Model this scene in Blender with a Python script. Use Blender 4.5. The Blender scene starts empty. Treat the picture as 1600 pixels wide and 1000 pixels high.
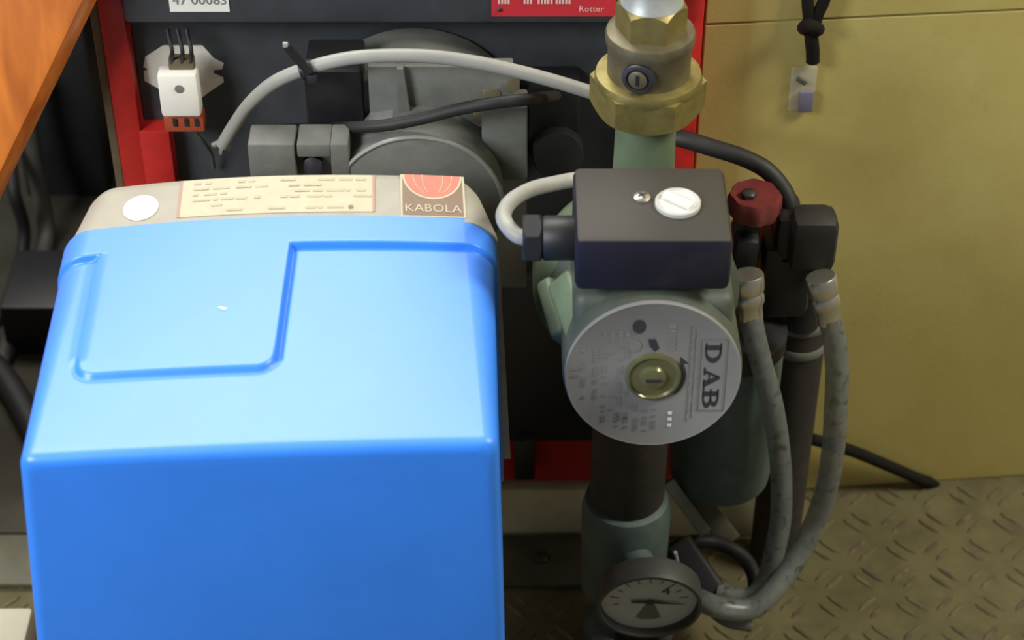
import bpy, bmesh, math, random
from mathutils import Vector as V, Matrix, Quaternion
random.seed(7)
SC = bpy.context.scene
COL = SC.collection
R = math.radians
PI = math.pi

# ------------------------------------------------------------------ camera
H = 1.02; PITCH = R(40); F = 3190.0
cd = bpy.data.cameras.new('camera'); cam = bpy.data.objects.new('camera', cd); COL.objects.link(cam)
cam.location = (0, 0, H); cam.rotation_euler = (R(90) - PITCH, 0, 0)
cd.sensor_width = 36; cd.lens = 36 * F / 1600; cd.clip_start = .01
cd.dof.use_dof = True; cd.dof.focus_distance = 1.12; cd.dof.aperture_fstop = 9.0
SC.camera = cam
# ------------------------------------------------------------------ light
SC.view_settings.view_transform = 'Standard'; SC.view_settings.look = 'None'
SC.view_settings.exposure = 0.0; SC.view_settings.gamma = 1.0; SC.view_settings.use_curve_mapping = False
w = bpy.data.worlds.new('room_light'); SC.world = w; w.use_nodes = True
w.node_tree.nodes['Background'].inputs[0].default_value = (1.0, .97, .90, 1)
w.node_tree.nodes['Background'].inputs[1].default_value = .15
def area(name, loc, target, size, power, col):
    l = bpy.data.lights.new(name, 'AREA'); l.shape = 'RECTANGLE'; l.size = size[0]; l.size_y = size[1]
    l.energy = power; l.color = col
    o = bpy.data.objects.new(name, l); COL.objects.link(o); o.location = loc
    o.rotation_euler = (V(target) - V(loc)).to_track_quat('-Z', 'Y').to_euler()
    return o
area('window_daylight', (-.95, .08, 1.15), (-.15, .75, .35), (.5, .5), 23, (.93, .97, 1.0))
area('ceiling_lamp', (-.45, 1.75, 1.65), (-.1, .75, .35), (1.2, .5), 29, (1.0, .97, .92))
area('wall_fill', (1.25, .66, 1.55), (.55, 1.04, .2), (.5, .5), 29, (1.0, .95, .82))  # unseen fill light added to brighten the ochre wall

# ------------------------------------------------------------------ helpers
CP, SP = math.cos(PITCH), math.sin(PITCH)
def ray(px, py):
    x = (px - 800) / F; y = (500 - py) / F
    return V((x, y * SP + CP, y * CP - SP))
def P(px, py, Y):            # point of the room seen at a pixel, at distance Y along the floor
    d = ray(px, py); return V((0, 0, H)) + d * (Y / d.y)
def PZ(px, py, z):
    d = ray(px, py); return V((0, 0, H)) + d * ((z - H) / d.z)
def S(px, py, Y):            # metres per pixel there
    d = ray(px, py); return (Y / d.y) / F

ORG = {}
def link(name, bm, mat, parent=None, smooth=40, **props):
    me = bpy.data.meshes.new(name)
    bmesh.ops.recalc_face_normals(bm, faces=bm.faces)
    xs = [v.co for v in bm.verts]
    lo = V([min(c[i] for c in xs) for i in range(3)]); hi = V([max(c[i] for c in xs) for i in range(3)])
    org = V(((lo.x + hi.x) / 2, (lo.y + hi.y) / 2, lo.z))
    bm.transform(Matrix.Translation(-org)); bm.to_mesh(me); bm.free()
    if smooth:
        me.shade_smooth(); me.set_sharp_from_angle(angle=R(smooth))
    o = bpy.data.objects.new(name, me); COL.objects.link(o)
    for m in (mat if isinstance(mat, (list, tuple)) else [mat]): me.materials.append(m)
    if parent is not None:
        o.parent = parent; o.location = org - ORG[parent.name]
    else: o.location = org
    ORG[o.name] = org
    for k, v in props.items(): o[k] = v
    return o
def thing(name, base, label, cat, group=None):
    o = bpy.data.objects.new(name, None); COL.objects.link(o); o.empty_display_size = .02
    o.location = base; ORG[o.name] = V(base); o['label'] = label; o['category'] = cat
    if group: o['group'] = group
    return o
def frame(axis, up=(0, 0, 1)):
    z = V(axis).normalized(); up = V(up)
    if abs(z.dot(up)) > .98: up = V((0, 1, 0))
    x = up.cross(z).normalized(); y = z.cross(x)
    return Matrix((x, y, z)).transposed()
def box(bm, c, s, rot=None, bev=0, seg=2):
    M = Matrix.Translation(c)
    if rot is not None: M = M @ rot.to_4x4()
    r = bmesh.ops.create_cube(bm, size=1, matrix=M @ Matrix.Diagonal((s[0], s[1], s[2], 1)))
    if bev:
        es = list({e for v in r['verts'] for e in v.link_edges})
        bmesh.ops.bevel(bm, geom=es, offset=bev, segments=seg, affect='EDGES', profile=.5)
def boxb(bm, x0, x1, y0, y1, z0, z1, bev=0, rot=None):
    box(bm, V(((x0 + x1) / 2, (y0 + y1) / 2, (z0 + z1) / 2)), (x1 - x0, y1 - y0, z1 - z0), rot, bev)
def loft(bm, rings, closed=True, caps=True):
    vs = [[bm.verts.new(p) for p in r] for r in rings]
    n = len(vs[0])
    for a, b in zip(vs, vs[1:]):
        for i in range(n if closed else n - 1):
            j = (i + 1) % n
            bm.faces.new((a[i], a[j], b[j], b[i]))
    if caps:
        bm.faces.new(vs[0][::-1]); bm.faces.new(vs[-1])
    return vs
def lathe(bm, prof, base, axis=(0, 0, 1), seg=32, up=(0, 0, 1), phase=0):
    M = frame(axis, up); b = V(base)
    loft(bm, [[b + M @ V((r * math.cos(2 * PI * k / seg + phase), r * math.sin(2 * PI * k / seg + phase), z)) for k in range(seg)] for r, z in prof])
def hexnut(bm, base, axis, rin, h, ch=.35, phase=0, up=(0, 0, 1), top=True, bottom=True):
    # rin = across-flats / 2 ; chamfered corners on one or both ends
    M = frame(axis, up); b = V(base); seg = 48; rings = []
    def rf(t):
        a = (t + PI / 6) % (PI / 3) - PI / 6
        return rin / math.cos(a)
    T = [2 * PI * k / seg + phase for k in range(seg)]
    ring = lambda fr, fz: [b + M @ V((fr(t) * math.cos(t), fr(t) * math.sin(t), fz(t))) for t in T]
    g = lambda t: rf(t - phase)
    rings.append(ring(lambda t: rin * .97, lambda t: 0))
    rings.append(ring(g, lambda t: (g(t) - rin * .97) * ch * 1.6 if bottom else 0))
    rings.append(ring(g, lambda t: h - ((g(t) - rin * .97) * ch * 1.6 if top else 0)))
    rings.append(ring(lambda t: rin * .97, lambda t: h))
    loft(bm, rings)
def smoothpts(pts, n=8):
    pts = [V(p) for p in pts]
    if len(pts) < 3: return pts
    q = [pts[0] * 2 - pts[1]] + pts + [pts[-1] * 2 - pts[-2]]
    out = []
    for i in range(1, len(q) - 2):
        a, b, c, d = q[i - 1:i + 3]
        for k in range(n):
            t = k / n
            out.append(.5 * ((2 * b) + (c - a) * t + (2 * a - 5 * b + 4 * c - d) * t * t + (3 * b - a - 3 * c + d) * t ** 3))
    out.append(pts[-1]); return out
def tube(bm, pts, r, seg=14, n=8):
    pts = smoothpts(pts, n); m = len(pts)
    rr = r if callable(r) else (lambda t: r)
    rings = []; prev = None
    for i, p in enumerate(pts):
        t = (pts[min(i + 1, m - 1)] - pts[max(i - 1, 0)]).normalized()
        if prev is None:
            x = t.orthogonal().normalized()
        else:
            x = (prev - t * prev.dot(t)).normalized()
        prev = x; y = t.cross(x); q = rr(i / (m - 1))
        rings.append([p + (x * math.cos(2 * PI * k / seg) + y * math.sin(2 * PI * k / seg)) * q for k in range(seg)])
    loft(bm, rings)
def prism(bm, poly, o, ax, ay, depth):       # polygon in the (ax, ay) plane at o, extruded along ax x ay by depth
    ax, ay, o = V(ax), V(ay), V(o); n = ax.cross(ay).normalized()
    loft(bm, [[o + ax * x + ay * y + n * d for x, y in poly] for d in (0, depth)])
def text2d(s, size):
    c = bpy.data.curves.new('t', 'FONT'); c.body = s; c.size = size; c.align_x = 'CENTER'; c.align_y = 'CENTER'; c.resolution_u = 2
    o = bpy.data.objects.new('t', c); COL.objects.link(o); bpy.context.view_layer.update()
    me = o.to_mesh(); vs = [tuple(v.co) for v in me.vertices]; fs = [tuple(p.vertices) for p in me.polygons]
    o.to_mesh_clear(); bpy.data.objects.remove(o); bpy.data.curves.remove(c)
    return vs, fs
def put2d(bm, vs, fs, fn):
    b = [bm.verts.new(fn(v[0], v[1])) for v in vs]
    for f in fs:
        try: bm.faces.new([b[i] for i in f])
        except ValueError: pass
def rect2d(bm, x0, x1, y0, y1, fn):
    put2d(bm, [(x0, y0), (x1, y0), (x1, y1), (x0, y1)], [(0, 1, 2, 3)], fn)
def disc2d(bm, cx, cy, r, fn, n=20, a0=0, a1=2 * PI, ry=None):
    ry = ry or r
    put2d(bm, [(cx + r * math.cos(a0 + (a1 - a0) * k / n), cy + ry * math.sin(a0 + (a1 - a0) * k / n)) for k in range(n)], [tuple(range(n))], fn)
def patch(bm, x0, x1, y0, y1, fn, nx=12, ny=6):
    g = [[bm.verts.new(fn(x0 + (x1 - x0) * i / nx, y0 + (y1 - y0) * j / ny)) for i in range(nx + 1)] for j in range(ny + 1)]
    for j in range(ny):
        for i in range(nx): bm.faces.new((g[j][i], g[j][i + 1], g[j + 1][i + 1], g[j + 1][i]))
B = bmesh.new

# ------------------------------------------------------------------ materials
def srgb(r, g, b):
    f = lambda c: (c / 255 / 12.92) if c / 255 <= .04045 else ((c / 255 + .055) / 1.055) ** 2.4
    return (f(r), f(g), f(b))
def mat(name, col, rough=.5, metal=0, var=.25, scale=60, bump=0, col2=None, spots=None, spec=.5, trans=0, coat=0, bscale=None, dust_sheen=None):
    m = bpy.data.materials.new(name); m.use_nodes = True
    nt = m.node_tree; N = nt.nodes; L = nt.links; bs = N['Principled BSDF']
    bs.inputs['Roughness'].default_value = rough; bs.inputs['Metallic'].default_value = metal
    bs.inputs['Specular IOR Level'].default_value = spec
    bs.inputs['Coat Weight'].default_value = coat
    tc = N.new('ShaderNodeTexCoord'); nz = N.new('ShaderNodeTexNoise')
    nz.inputs['Scale'].default_value = scale; nz.inputs['Detail'].default_value = 6; nz.inputs['Roughness'].default_value = .65
    L.new(tc.outputs['Object'], nz.inputs['Vector'])
    rp = N.new('ShaderNodeValToRGB'); L.new(nz.outputs['Fac'], rp.inputs['Fac'])
    c2 = col2 or tuple(c * (1 - var) for c in col)
    rp.color_ramp.elements[0].position = .32; rp.color_ramp.elements[0].color = (*c2, 1)
    rp.color_ramp.elements[1].position = .66; rp.color_ramp.elements[1].color = (*col, 1)
    out = rp.outputs['Color']
    if spots:
        sc, thr, sc_col, amt = spots
        n2 = N.new('ShaderNodeTexNoise'); n2.inputs['Scale'].default_value = sc; n2.inputs['Detail'].default_value = 3
        L.new(tc.outputs['Object'], n2.inputs['Vector'])
        r2 = N.new('ShaderNodeValToRGB'); L.new(n2.outputs['Fac'], r2.inputs['Fac'])
        r2.color_ramp.elements[0].position = thr; r2.color_ramp.elements[0].color = (0, 0, 0, 1)
        r2.color_ramp.elements[1].position = thr + .12; r2.color_ramp.elements[1].color = (amt, amt, amt, 1)
        mx = N.new('ShaderNodeMix'); mx.data_type = 'RGBA'
        L.new(r2.outputs['Color'], mx.inputs[0]); L.new(out, mx.inputs[6]); mx.inputs[7].default_value = (*sc_col, 1)
        out = mx.outputs[2]
    if dust_sheen:      # tint on upward faces: settled dust, plus painted sheen on the blue hood
        ge = N.new('ShaderNodeNewGeometry'); sx = N.new('ShaderNodeSeparateXYZ'); L.new(ge.outputs['Normal'], sx.inputs[0])
        mr = N.new('ShaderNodeMapRange'); mr.inputs[1].default_value = .55; mr.inputs[2].default_value = .95
        L.new(sx.outputs['Z'], mr.inputs[0]); mu = N.new('ShaderNodeMath'); mu.operation = 'MULTIPLY'
        L.new(mr.outputs[0], mu.inputs[0]); mu.inputs[1].default_value = dust_sheen[1]
        md = N.new('ShaderNodeMix'); md.data_type = 'RGBA'; L.new(mu.outputs[0], md.inputs[0]); L.new(out, md.inputs[6]); md.inputs[7].default_value = (*dust_sheen[0], 1)
        out = md.outputs[2]
    L.new(out, bs.inputs['Base Color'])
    if bump:
        nb = N.new('ShaderNodeTexNoise'); nb.inputs['Scale'].default_value = bscale or scale * 4; nb.inputs['Detail'].default_value = 4
        L.new(tc.outputs['Object'], nb.inputs['Vector'])
        bp = N.new('ShaderNodeBump'); bp.inputs['Strength'].default_value = bump; bp.inputs['Distance'].default_value = .001
        L.new(nb.outputs['Fac'], bp.inputs['Height']); L.new(bp.outputs['Normal'], bs.inputs['Normal'])
    if trans:
        tr = N.new('ShaderNodeBsdfTransparent'); ms = N.new('ShaderNodeMixShader'); ms.inputs[0].default_value = trans
        L.new(bs.outputs[0], ms.inputs[1]); L.new(tr.outputs[0], ms.inputs[2]); L.new(ms.outputs[0], N['Material Output'].inputs['Surface'])
    return m
M_blue = mat('blue_plastic', (.036, .235, .90), .36, var=.08, scale=18, bump=.06, bscale=900, spots=(9, .66, (.10, .30, .80), .35), dust_sheen=((.45, .50, .62), .09))  # pale upward mix: some dust, with the top's sheen put into the colour
M_beige = mat('beige_plastic', (.34, .315, .255), .6, var=.14, scale=40, spots=(30, .60, (.26, .24, .17), .5))
M_cream_label = mat('cream_label', (.47, .42, .29), .55, var=.12, scale=90)
M_faded = mat('faded_print', (.42, .37, .25), .6, var=.1)
M_faded_pink = mat('faded_pink_print', (.40, .22, .17), .6, var=.1)
M_white = mat('white_sticker', (.74, .72, .65), .5, var=.05)
M_brown_print = mat('brown_print', (.19, .125, .08), .5, var=.1)
M_pink_print = mat('pink_print', (.50, .16, .11), .5, var=.15, scale=300)
M_red = mat('red_enamel', (.46, .018, .014), .42, var=.22, scale=70, bump=.05)
M_slate = mat('slate_paint', (.046, .051, .058), .55, var=.3, scale=50, bump=.08, spots=(14, .6, (.05, .055, .05), .6))
M_black = mat('black_plastic', (.013, .013, .015), .5, var=.3, scale=60, bump=.05)
M_rubber = mat('black_rubber', (.016, .015, .014), .6, var=.3, scale=90)
M_navy = mat('navy_plastic', (.013, .012, .024), .58, var=.25, scale=60, spots=(25, .58, (.030, .028, .028), .6), spec=.3, dust_sheen=((.052, .046, .033), .75))
M_pipebrown = mat('dark_rusted_steel', (.036, .029, .024), .7, .1, var=.4, scale=60, bump=.2)
M_alu = mat('cast_aluminium', (.165, .168, .148), .6, .1, var=.25, scale=60, bump=.15, spots=(20, .58, (.12, .115, .08), .6))
M_alu_lit = mat('cast_aluminium_lit', (.40, .40, .37), .4, .5, var=.15)  # paler copy of the cast aluminium: lit edges put into the colour
M_brass = mat('brass', (.31, .255, .085), .45, .6, var=.35, scale=90, bump=.05, spots=(40, .58, (.20, .15, .07), .6))
M_brass_dull = mat('dull_brass', (.17, .145, .085), .5, .45, var=.35, scale=80, bump=.1, spots=(30, .57, (.10, .085, .06), .7))
M_steel = mat('grey_steel', (.42, .44, .43), .45, .4, var=.2, scale=80)
M_chrome = mat('nickel', (.66, .63, .52), .27, .85, var=.15)
M_screw = mat('dark_screw', (.07, .065, .075), .4, .6, var=.3)
M_green = mat('pale_green_paint', (.125, .170, .100), .5, var=.25, scale=50, bump=.1, spots=(16, .58, (.09, .12, .085), .7))
M_motor = mat('grey_green_paint', (.075, .088, .066), .6, var=.25, scale=60, bump=.1)
M_teal = mat('dusty_teal_paint', (.075, .105, .092), .6, var=.3, scale=60, bump=.1)
M_plate = mat('brushed_plate', (.205, .20, .188), .55, .0, var=.1, scale=40)
M_print = mat('grey_print', (.19, .185, .17), .6, var=.15)
M_print_dk = mat('dark_print', (.03, .034, .036), .5, var=.1)
M_frameprint = mat('thin_print', (.16, .165, .14), .6, var=.1)
M_glassplug = mat('olive_plug', (.22, .215, .11), .22, .55, var=.3, scale=60)
M_cable = mat('pale_grey_cable', (.32, .315, .28), .5, var=.12, scale=80)
M_module = mat('white_ceramic', (.84, .81, .72), .5, var=.08, scale=70)
M_orange = mat('orange_terminal', (.40, .075, .03), .45, var=.25, scale=120)
M_hose = mat('clear_braided_hose', (.20, .215, .195), .35, var=.35, scale=110, trans=.30, spots=(130, .565, (.05, .055, .05), .85), bump=.1)
M_wall = mat('ochre_painted_wall', (.50, .43, .155), .6, var=.22, scale=5, col2=(.40, .315, .085), bump=.12, bscale=300, spots=(75, .71, (.25, .19, .07), .45))
M_plinth = mat('cream_plinth', (.66, .585, .37), .65, var=.22, scale=30, bump=.08)
M_creamblock = mat('cream_block', (.62, .57, .43), .6, var=.1, scale=30)
M_floor = mat('olive_tread_plate', (.135, .118, .054), .8, 0, var=.35, scale=26, bump=.3, bscale=240, spots=(34, .55, (.085, .072, .040), .7), spec=.25)
M_bars = mat('worn_tread_bars', (.148, .128, .062), .7, .0, var=.5, scale=40, spots=(60, .52, (.08, .055, .04), .8), spec=.3)
M_shade_sheet = mat('dark_shade_sheet', (.055, .050, .036), .85, var=.4, scale=20, spec=.2)  # dark tone stands for shade on the left floor
M_case = mat('gauge_case', (.045, .044, .038), .55, var=.3, scale=60)
M_bar = mat('grey_olive_bar', (.105, .098, .060), .6, .1, var=.4, scale=40, bump=.2)
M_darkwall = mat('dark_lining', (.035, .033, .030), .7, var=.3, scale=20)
M_tan = mat('brown_board_edge', (.145, .110, .062), .7, var=.3, scale=60, bump=.1)
M_darkgrey = mat('dirty_grey_hose', (.075, .075, .065), .6, var=.3, scale=70)
M_redplate = mat('red_label', (.52, .028, .040), .45, var=.1)
M_pale = mat('pale_print', (.75, .45, .42), .5, var=.1)
M_dial = mat('dial_white', (.56, .55, .52), .5, var=.08)
M_lens = mat('gauge_glass', (.02, .02, .02), .08, trans=.93, var=0)
M_redknob = mat('red_handwheel', (.17, .020, .020), .55, var=.35, scale=70, spots=(40, .58, (.16, .08, .05), .6))
M_sachet = mat('clear_plastic', (.55, .55, .45), .2, trans=.7, var=0)
M_bluegrey = mat('blue_grey_plastic', (.17, .16, .22), .5, var=.2)
M_cord = mat('black_cord', (.010, .008, .006), .85, var=.3, scale=200, spec=.2)
# varnished timber: grain along the plank
def wood(name, a, b, rough=.4):
    m = bpy.data.materials.new(name); m.use_nodes = True; nt = m.node_tree; N = nt.nodes; L = nt.links; bs = N['Principled BSDF']
    bs.inputs['Roughness'].default_value = rough; bs.inputs['Coat Weight'].default_value = .25
    tc = N.new('ShaderNodeTexCoord'); mp = N.new('ShaderNodeMapping'); mp.inputs['Scale'].default_value = (38, 38, 5)
    mp.inputs['Rotation'].default_value = (0, R(25), 0)
    nz = N.new('ShaderNodeTexNoise'); nz.inputs['Scale'].default_value = 1.6; nz.inputs['Detail'].default_value = 7; nz.inputs['Distortion'].default_value = .6
    rp = N.new('ShaderNodeValToRGB'); rp.color_ramp.elements[0].position = .3; rp.color_ramp.elements[1].position = .68
    rp.color_ramp.elements[0].color = (*a, 1); rp.color_ramp.elements[1].color = (*b, 1)
    L.new(tc.outputs['Object'], mp.inputs['Vector']); L.new(mp.outputs[0], nz.inputs['Vector']); L.new(nz.outputs['Fac'], rp.inputs['Fac'])
    L.new(rp.outputs[0], bs.inputs['Base Color'])
    return m
M_wood = wood('orange_varnished_wood', (.36, .085, .010), (.62, .185, .025))

# ------------------------------------------------------------------ setting
bm = B(); boxb(bm, -1.0, 1.1, .15, 1.62, -.03, 0)
floor = link('floor', bm, M_floor, kind='structure', smooth=0)
bm = B()
def tread(bm, x, y, a, l, wd, h=.0012):
    c, s = math.cos(a), math.sin(a)
    q = lambda u, v, z: bm.verts.new((x + u * c - v * s, y + u * s + v * c, z))
    lo = [q(-l, 0, .0001), q(-l * .55, -wd, .0001), q(l * .55, -wd, .0001), q(l, 0, .0001), q(l * .55, wd, .0001), q(-l * .55, wd, .0001)]
    hi = [q(-l * .7, 0, h), q(-l * .45, -wd * .55, h), q(l * .45, -wd * .55, h), q(l * .7, 0, h), q(l * .45, wd * .55, h), q(-l * .45, wd * .55, h)]
    for i in range(6):
        j = (i + 1) % 6; bm.faces.new((lo[i], lo[j], hi[j], hi[i]))
    bm.faces.new(hi)
st = .026
for i in range(-26, 34):
    for j in range(0, 42):
        x = i * st + .006; y = .45 + j * st
        if y > 1.5: continue
        a = R(45) if (i + j) % 2 else R(-45)
        for k in (-.75, .75):
            o = k * .0062
            tread(bm, x - math.sin(a) * o, y + math.cos(a) * o, a, .0098, .0019)
link('tread_bars', bm, M_bars, floor, kind='stuff', smooth=0)

WY = R(5.0)
WF = PZ(1300, 762, 0); WN = V((math.sin(WY), -math.cos(WY), 0)); WD = V((math.cos(WY), math.sin(WY), 0))
def PW(px, py, off=0):
    d = ray(px, py); o = V((0, 0, H)); q = WF + WN * off
    return o + d * ((q - o).dot(WN) / d.dot(WN))
def wall_piece(bm, s0, s1, z0, z1, t0, t1, bev=0):
    c = WF + WD * ((s0 + s1) / 2) - WN * ((t0 + t1) / 2) + V((0, 0, (z0 + z1) / 2))
    box(bm, c, (s1 - s0, t1 - t0, z1 - z0), Matrix.Rotation(WY, 3, 'Z'), bev)
sl = (.1125 - WF.x) / WD.x
zs = PW(1450, 22).z
bm = B(); wall_piece(bm, sl, .9, 0, .95, .0012, .03)
wr = link('wall_right', bm, M_wall, kind='structure', smooth=0)
bm = B(); wall_piece(bm, sl, .9, .0005, zs - .0008, 0, .012, .0006); link('panel', bm, M_wall, wr, smooth=0)
bm = B(); wall_piece(bm, sl, .9, zs + .0008, .95, -.0006, .012, .0006); link('panel', bm, M_wall, wr, smooth=0)
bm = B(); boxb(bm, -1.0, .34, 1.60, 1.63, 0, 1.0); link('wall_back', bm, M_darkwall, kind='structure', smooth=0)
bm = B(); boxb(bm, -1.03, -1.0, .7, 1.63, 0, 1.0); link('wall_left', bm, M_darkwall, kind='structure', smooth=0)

# plinth under the boiler, and the grey-olive flat bar in front of it
YP = .983
zp = P(860, 765, YP).z
pl0, pl1 = -.245, P(1205, 815, YP).x
bm = B(); boxb(bm, pl0, pl1, YP, 1.50, .0005, zp - .0005, .0012)
# ends before the wall panel on the right, so the plinth steps round it
bm.free(); bm = B()
boxb(bm, pl0, .108, YP, 1.48, .0005, zp - .0005, .0010)
boxb(bm, .107, pl1, YP, 1.012, .0005, zp - .0005, .0010)
link('plinth', bm, M_plinth, label='cream painted plinth on the floor under the red boiler', category='plinth')
yb = PZ(860, 915, .004).y
bx1 = PZ(920, 880, .004).x
bm = B(); boxb(bm, -.52, bx1, yb, YP - .003, .0013, .0055, .0008)
fb = thing('floor_bar', (0, yb, 0), 'flat grey olive steel strip on the floor along the cream plinth', 'metal strip')
link('bar', bm, M_bar, fb)
q = PZ(845, 872, .0055); bm = B(); lathe(bm, [(.006, 0), (.006, .0015), (.0035, .003)], q, seg=6); link('bolt', bm, M_screw, fb)

# ------------------------------------------------------------------ boiler
BY = .985; ZT = .475
bl, br = -.2315, .1075
boiler = thing('boiler', (-.06, 1.2, zp), 'red cabinet boiler with a dark slate front, behind the blue burner', 'boiler')
xl = P(212, 150, BY).x            # inner edge of left post
xr = P(1046, 100, BY).x
zb0 = P(240, 205, BY).z           # top of the red corner piece
xb = P(270, 250, BY).x
zlow = P(870, 640, BY).z
bm = B()
boxb(bm, bl, xl, BY, 1.40, zp, ZT, .0012)
boxb(bm, xr, br, BY, 1.40, zp, ZT, .0012)
boxb(bm, xl - .002, xb, BY, BY + .03, zp, zb0, .0010)
boxb(bm, xl - .002, xr + .002, BY + .002, 1.40, zp + .004, zlow + .05, .0010)
boxb(bm, xl - .002, xr + .002, BY + .05, 1.40, zlow, ZT - .001)
boxb(bm, bl, br, BY + .002, 1.40, ZT, ZT + .004, .001)
link('casing', bm, M_red, boiler)
bm = B(); boxb(bm, xl + .0005, xr - .0005, BY + .012, BY + .047, zlow + .051, ZT - .002); link('front_panel', bm, M_slate, boiler)
zd = P(600, 38, BY - .012).z
bm = B(); boxb(bm, P(190, 10, BY - .012).x, xr + .004, BY - .012, BY - .0005, zd, ZT - .003, .003); door = link('upper_door', bm, M_slate, boiler)
sx0, sx1 = P(134, 0, BY).x, bl - .0008
bm = B(); boxb(bm, sx0, sx1, BY + .004, 1.35, zp, ZT, .0008); link('side_board', bm, M_tan, boiler, label='brown board edge')
bm = B(); a = P(803, 690, BY - .012); b = P(836, 752, BY - .012)
boxb(bm, a.x, b.x, BY - .012, BY + .0005, b.z, a.z, .002); link('foot', bm, M_black, boiler)
bm = B(); a = P(825, 150, BY - .02); b = P(905, 262, BY - .02)
boxb(bm, a.x, b.x, BY - .01, BY + .013, b.z, a.z, .003); link('inspection_cover', bm, M_black, boiler)
bm = B(); q = P(872, 262, BY - .028); r_ = 40 * S(872, 262, BY - .02)
lathe(bm, [(r_, 0), (r_, .016), (r_ * .94, .018), (r_ * .5, .0185)], q + V((0, .02, 0)), (0, -1, .35)); link('cap', bm, M_black, boiler)
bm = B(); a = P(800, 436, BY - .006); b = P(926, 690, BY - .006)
boxb(bm, a.x - .03, b.x + .02, BY - .006, BY + .0015, b.z, a.z, .0015); link('lower_shade', bm, M_black, boiler)  # black panel added to stand for the hood's shade on the red front
# labels on the upper door
yl = BY - .0122
a = P(266, 18, yl); b = P(359, 17, yl)
bm = B(); boxb(bm, a.x, b.x, yl - .0004, yl + .0001, a.z, a.z + .018); wl = link('rating_label', bm, M_white, door, label='white rating label', smooth=0)
# red maker plate
c0 = P(768, 25, yl); c1 = P(962, 25, yl)
bm = B(); boxb(bm, c0.x, c1.x, yl - .0005, yl + .0001, c0.z, c0.z + .024); link('maker_plate', bm, M_redplate, door, label='red maker plate', smooth=0)
bm = B()
fr = lambda cx, cz: (lambda x, y: V((cx + x, yl - .0008, cz + y)))
vs, fs = text2d('47 00083', .0080); k = P(312, 0, yl); put2d(bm, vs, fs, fr(k.x, k.z))
link('printed_digits', bm, M_print, door, smooth=0)
bm = B()
vs, fs = text2d('Rotter', .0052); k = P(924, 13, yl); put2d(bm, vs, fs, fr(k.x, k.z))
for x0, x1 in ((778, 800), (818, 834), (840, 866), (868, 894)):
    xx = x0
    while xx < x1 - 2:
        q = P(xx, 5, yl); rect2d(bm, q.x, q.x + .0012, q.z, q.z + .0035, fr(0, 0)); xx += 5
link('lettering', bm, M_pale, door, smooth=0)
bm = B(); q = P(781, 14, yl); lathe(bm, [(.0012, 0), (.0012, .0008), (.0006, .0012)], V((q.x, yl - .0004, q.z)), (0, -1, 0), 12); link('rivet', bm, M_screw, door)

# ------------------------------------------------------------------ burner with blue hood
ZH = .382; TH = R(3.0)
U = V((math.cos(TH), math.sin(TH), 0)); W2 = V((-math.sin(TH), math.cos(TH), 0))
pl = PZ(27, 716, ZH); pr = PZ(779, 698, ZH)
HO = (pl + pr) / 2; HW = (pr - pl).length / 2
loc = lambda p: ((p - HO).dot(U), (p - HO).dot(W2))
DEP = loc(PZ(440, 339, ZH + .0080))[1]           # length of blue hood
FD = loc(PZ(440, 269, ZH + .0090))[1]            # rear of the beige frame
burner = thing('burner', (HO.x, HO.y + .15, .2), 'burner under a big blue plastic hood on the front of the boiler', 'burner')
def crown(u, v):
    return (.0012 + .0066 * max(0, v) / FD) * (1 - (u / HW) ** 2)
vb = loc(PZ(600, 380, ZH + .0060))[1]
tu0 = loc(PZ(118, 592, ZH))[0]; tu0b = loc(PZ(155, 400, ZH))[0]
tu1 = loc(PZ(430, 578, ZH))[0]; tu1b = loc(PZ(456, 385, ZH))[0]
tv = loc(PZ(280, 590, ZH))[1]
def sst(x): x = max(0, min(1, x)); return x * x * (3 - 2 * x)
STEP = .0024
def height(u, v):
    h = sst((v - vb) / .0016 + .5)
    f = (v - tv) / (vb - tv)
    e0 = tu0 + (tu0b - tu0) * f; e1 = tu1 + (tu1b - tu1) * f; r = .009
    cx, cy = (e0 + e1) / 2, (tv + vb + .03) / 2
    hx, hy = (e1 - e0) / 2 - r, (vb + .03 - tv) / 2 - r
    dx, dy = abs(u - cx) - hx, abs(v - cy) - hy
    d = math.hypot(max(dx, 0), max(dy, 0)) + min(max(dx, dy), 0) - r
    wdt = .0018 if (u > cx and v > tv + .012) else (.0036 if v < tv + .012 else .012)
    D = min(vb - v, d); wt = 1 if (v > vb - .004 or (u > cx and v > tv + .006)) else .3      # groove added along the step so that it shades the line
    if u < cx and tv + .012 < v < vb - .004: wt = .06
    if u < e1 - .008 and u > e0 + .004 and v > vb - .004: wt = 0
    return STEP * max(h, sst(-d / wdt + .5)) - .0019 * wt * math.exp(-((D - .0013) / .0013) ** 2)
def wpos(u, v, z): return HO + U * u + W2 * v + V((0, 0, z - ZH))
bm = B(); rings = []
RC = .011; RF = .0055; BOT = .165; NT = 560
vlist = [0, .0003, .0008, .0016, .0026, .004, .0055]
vv = .0055
while vv < DEP - .001:
    vv += .0006 if (abs(vv - vb) < .006 or abs(vv - tv) < .010) else .003
    vlist.append(min(vv, DEP))
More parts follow.
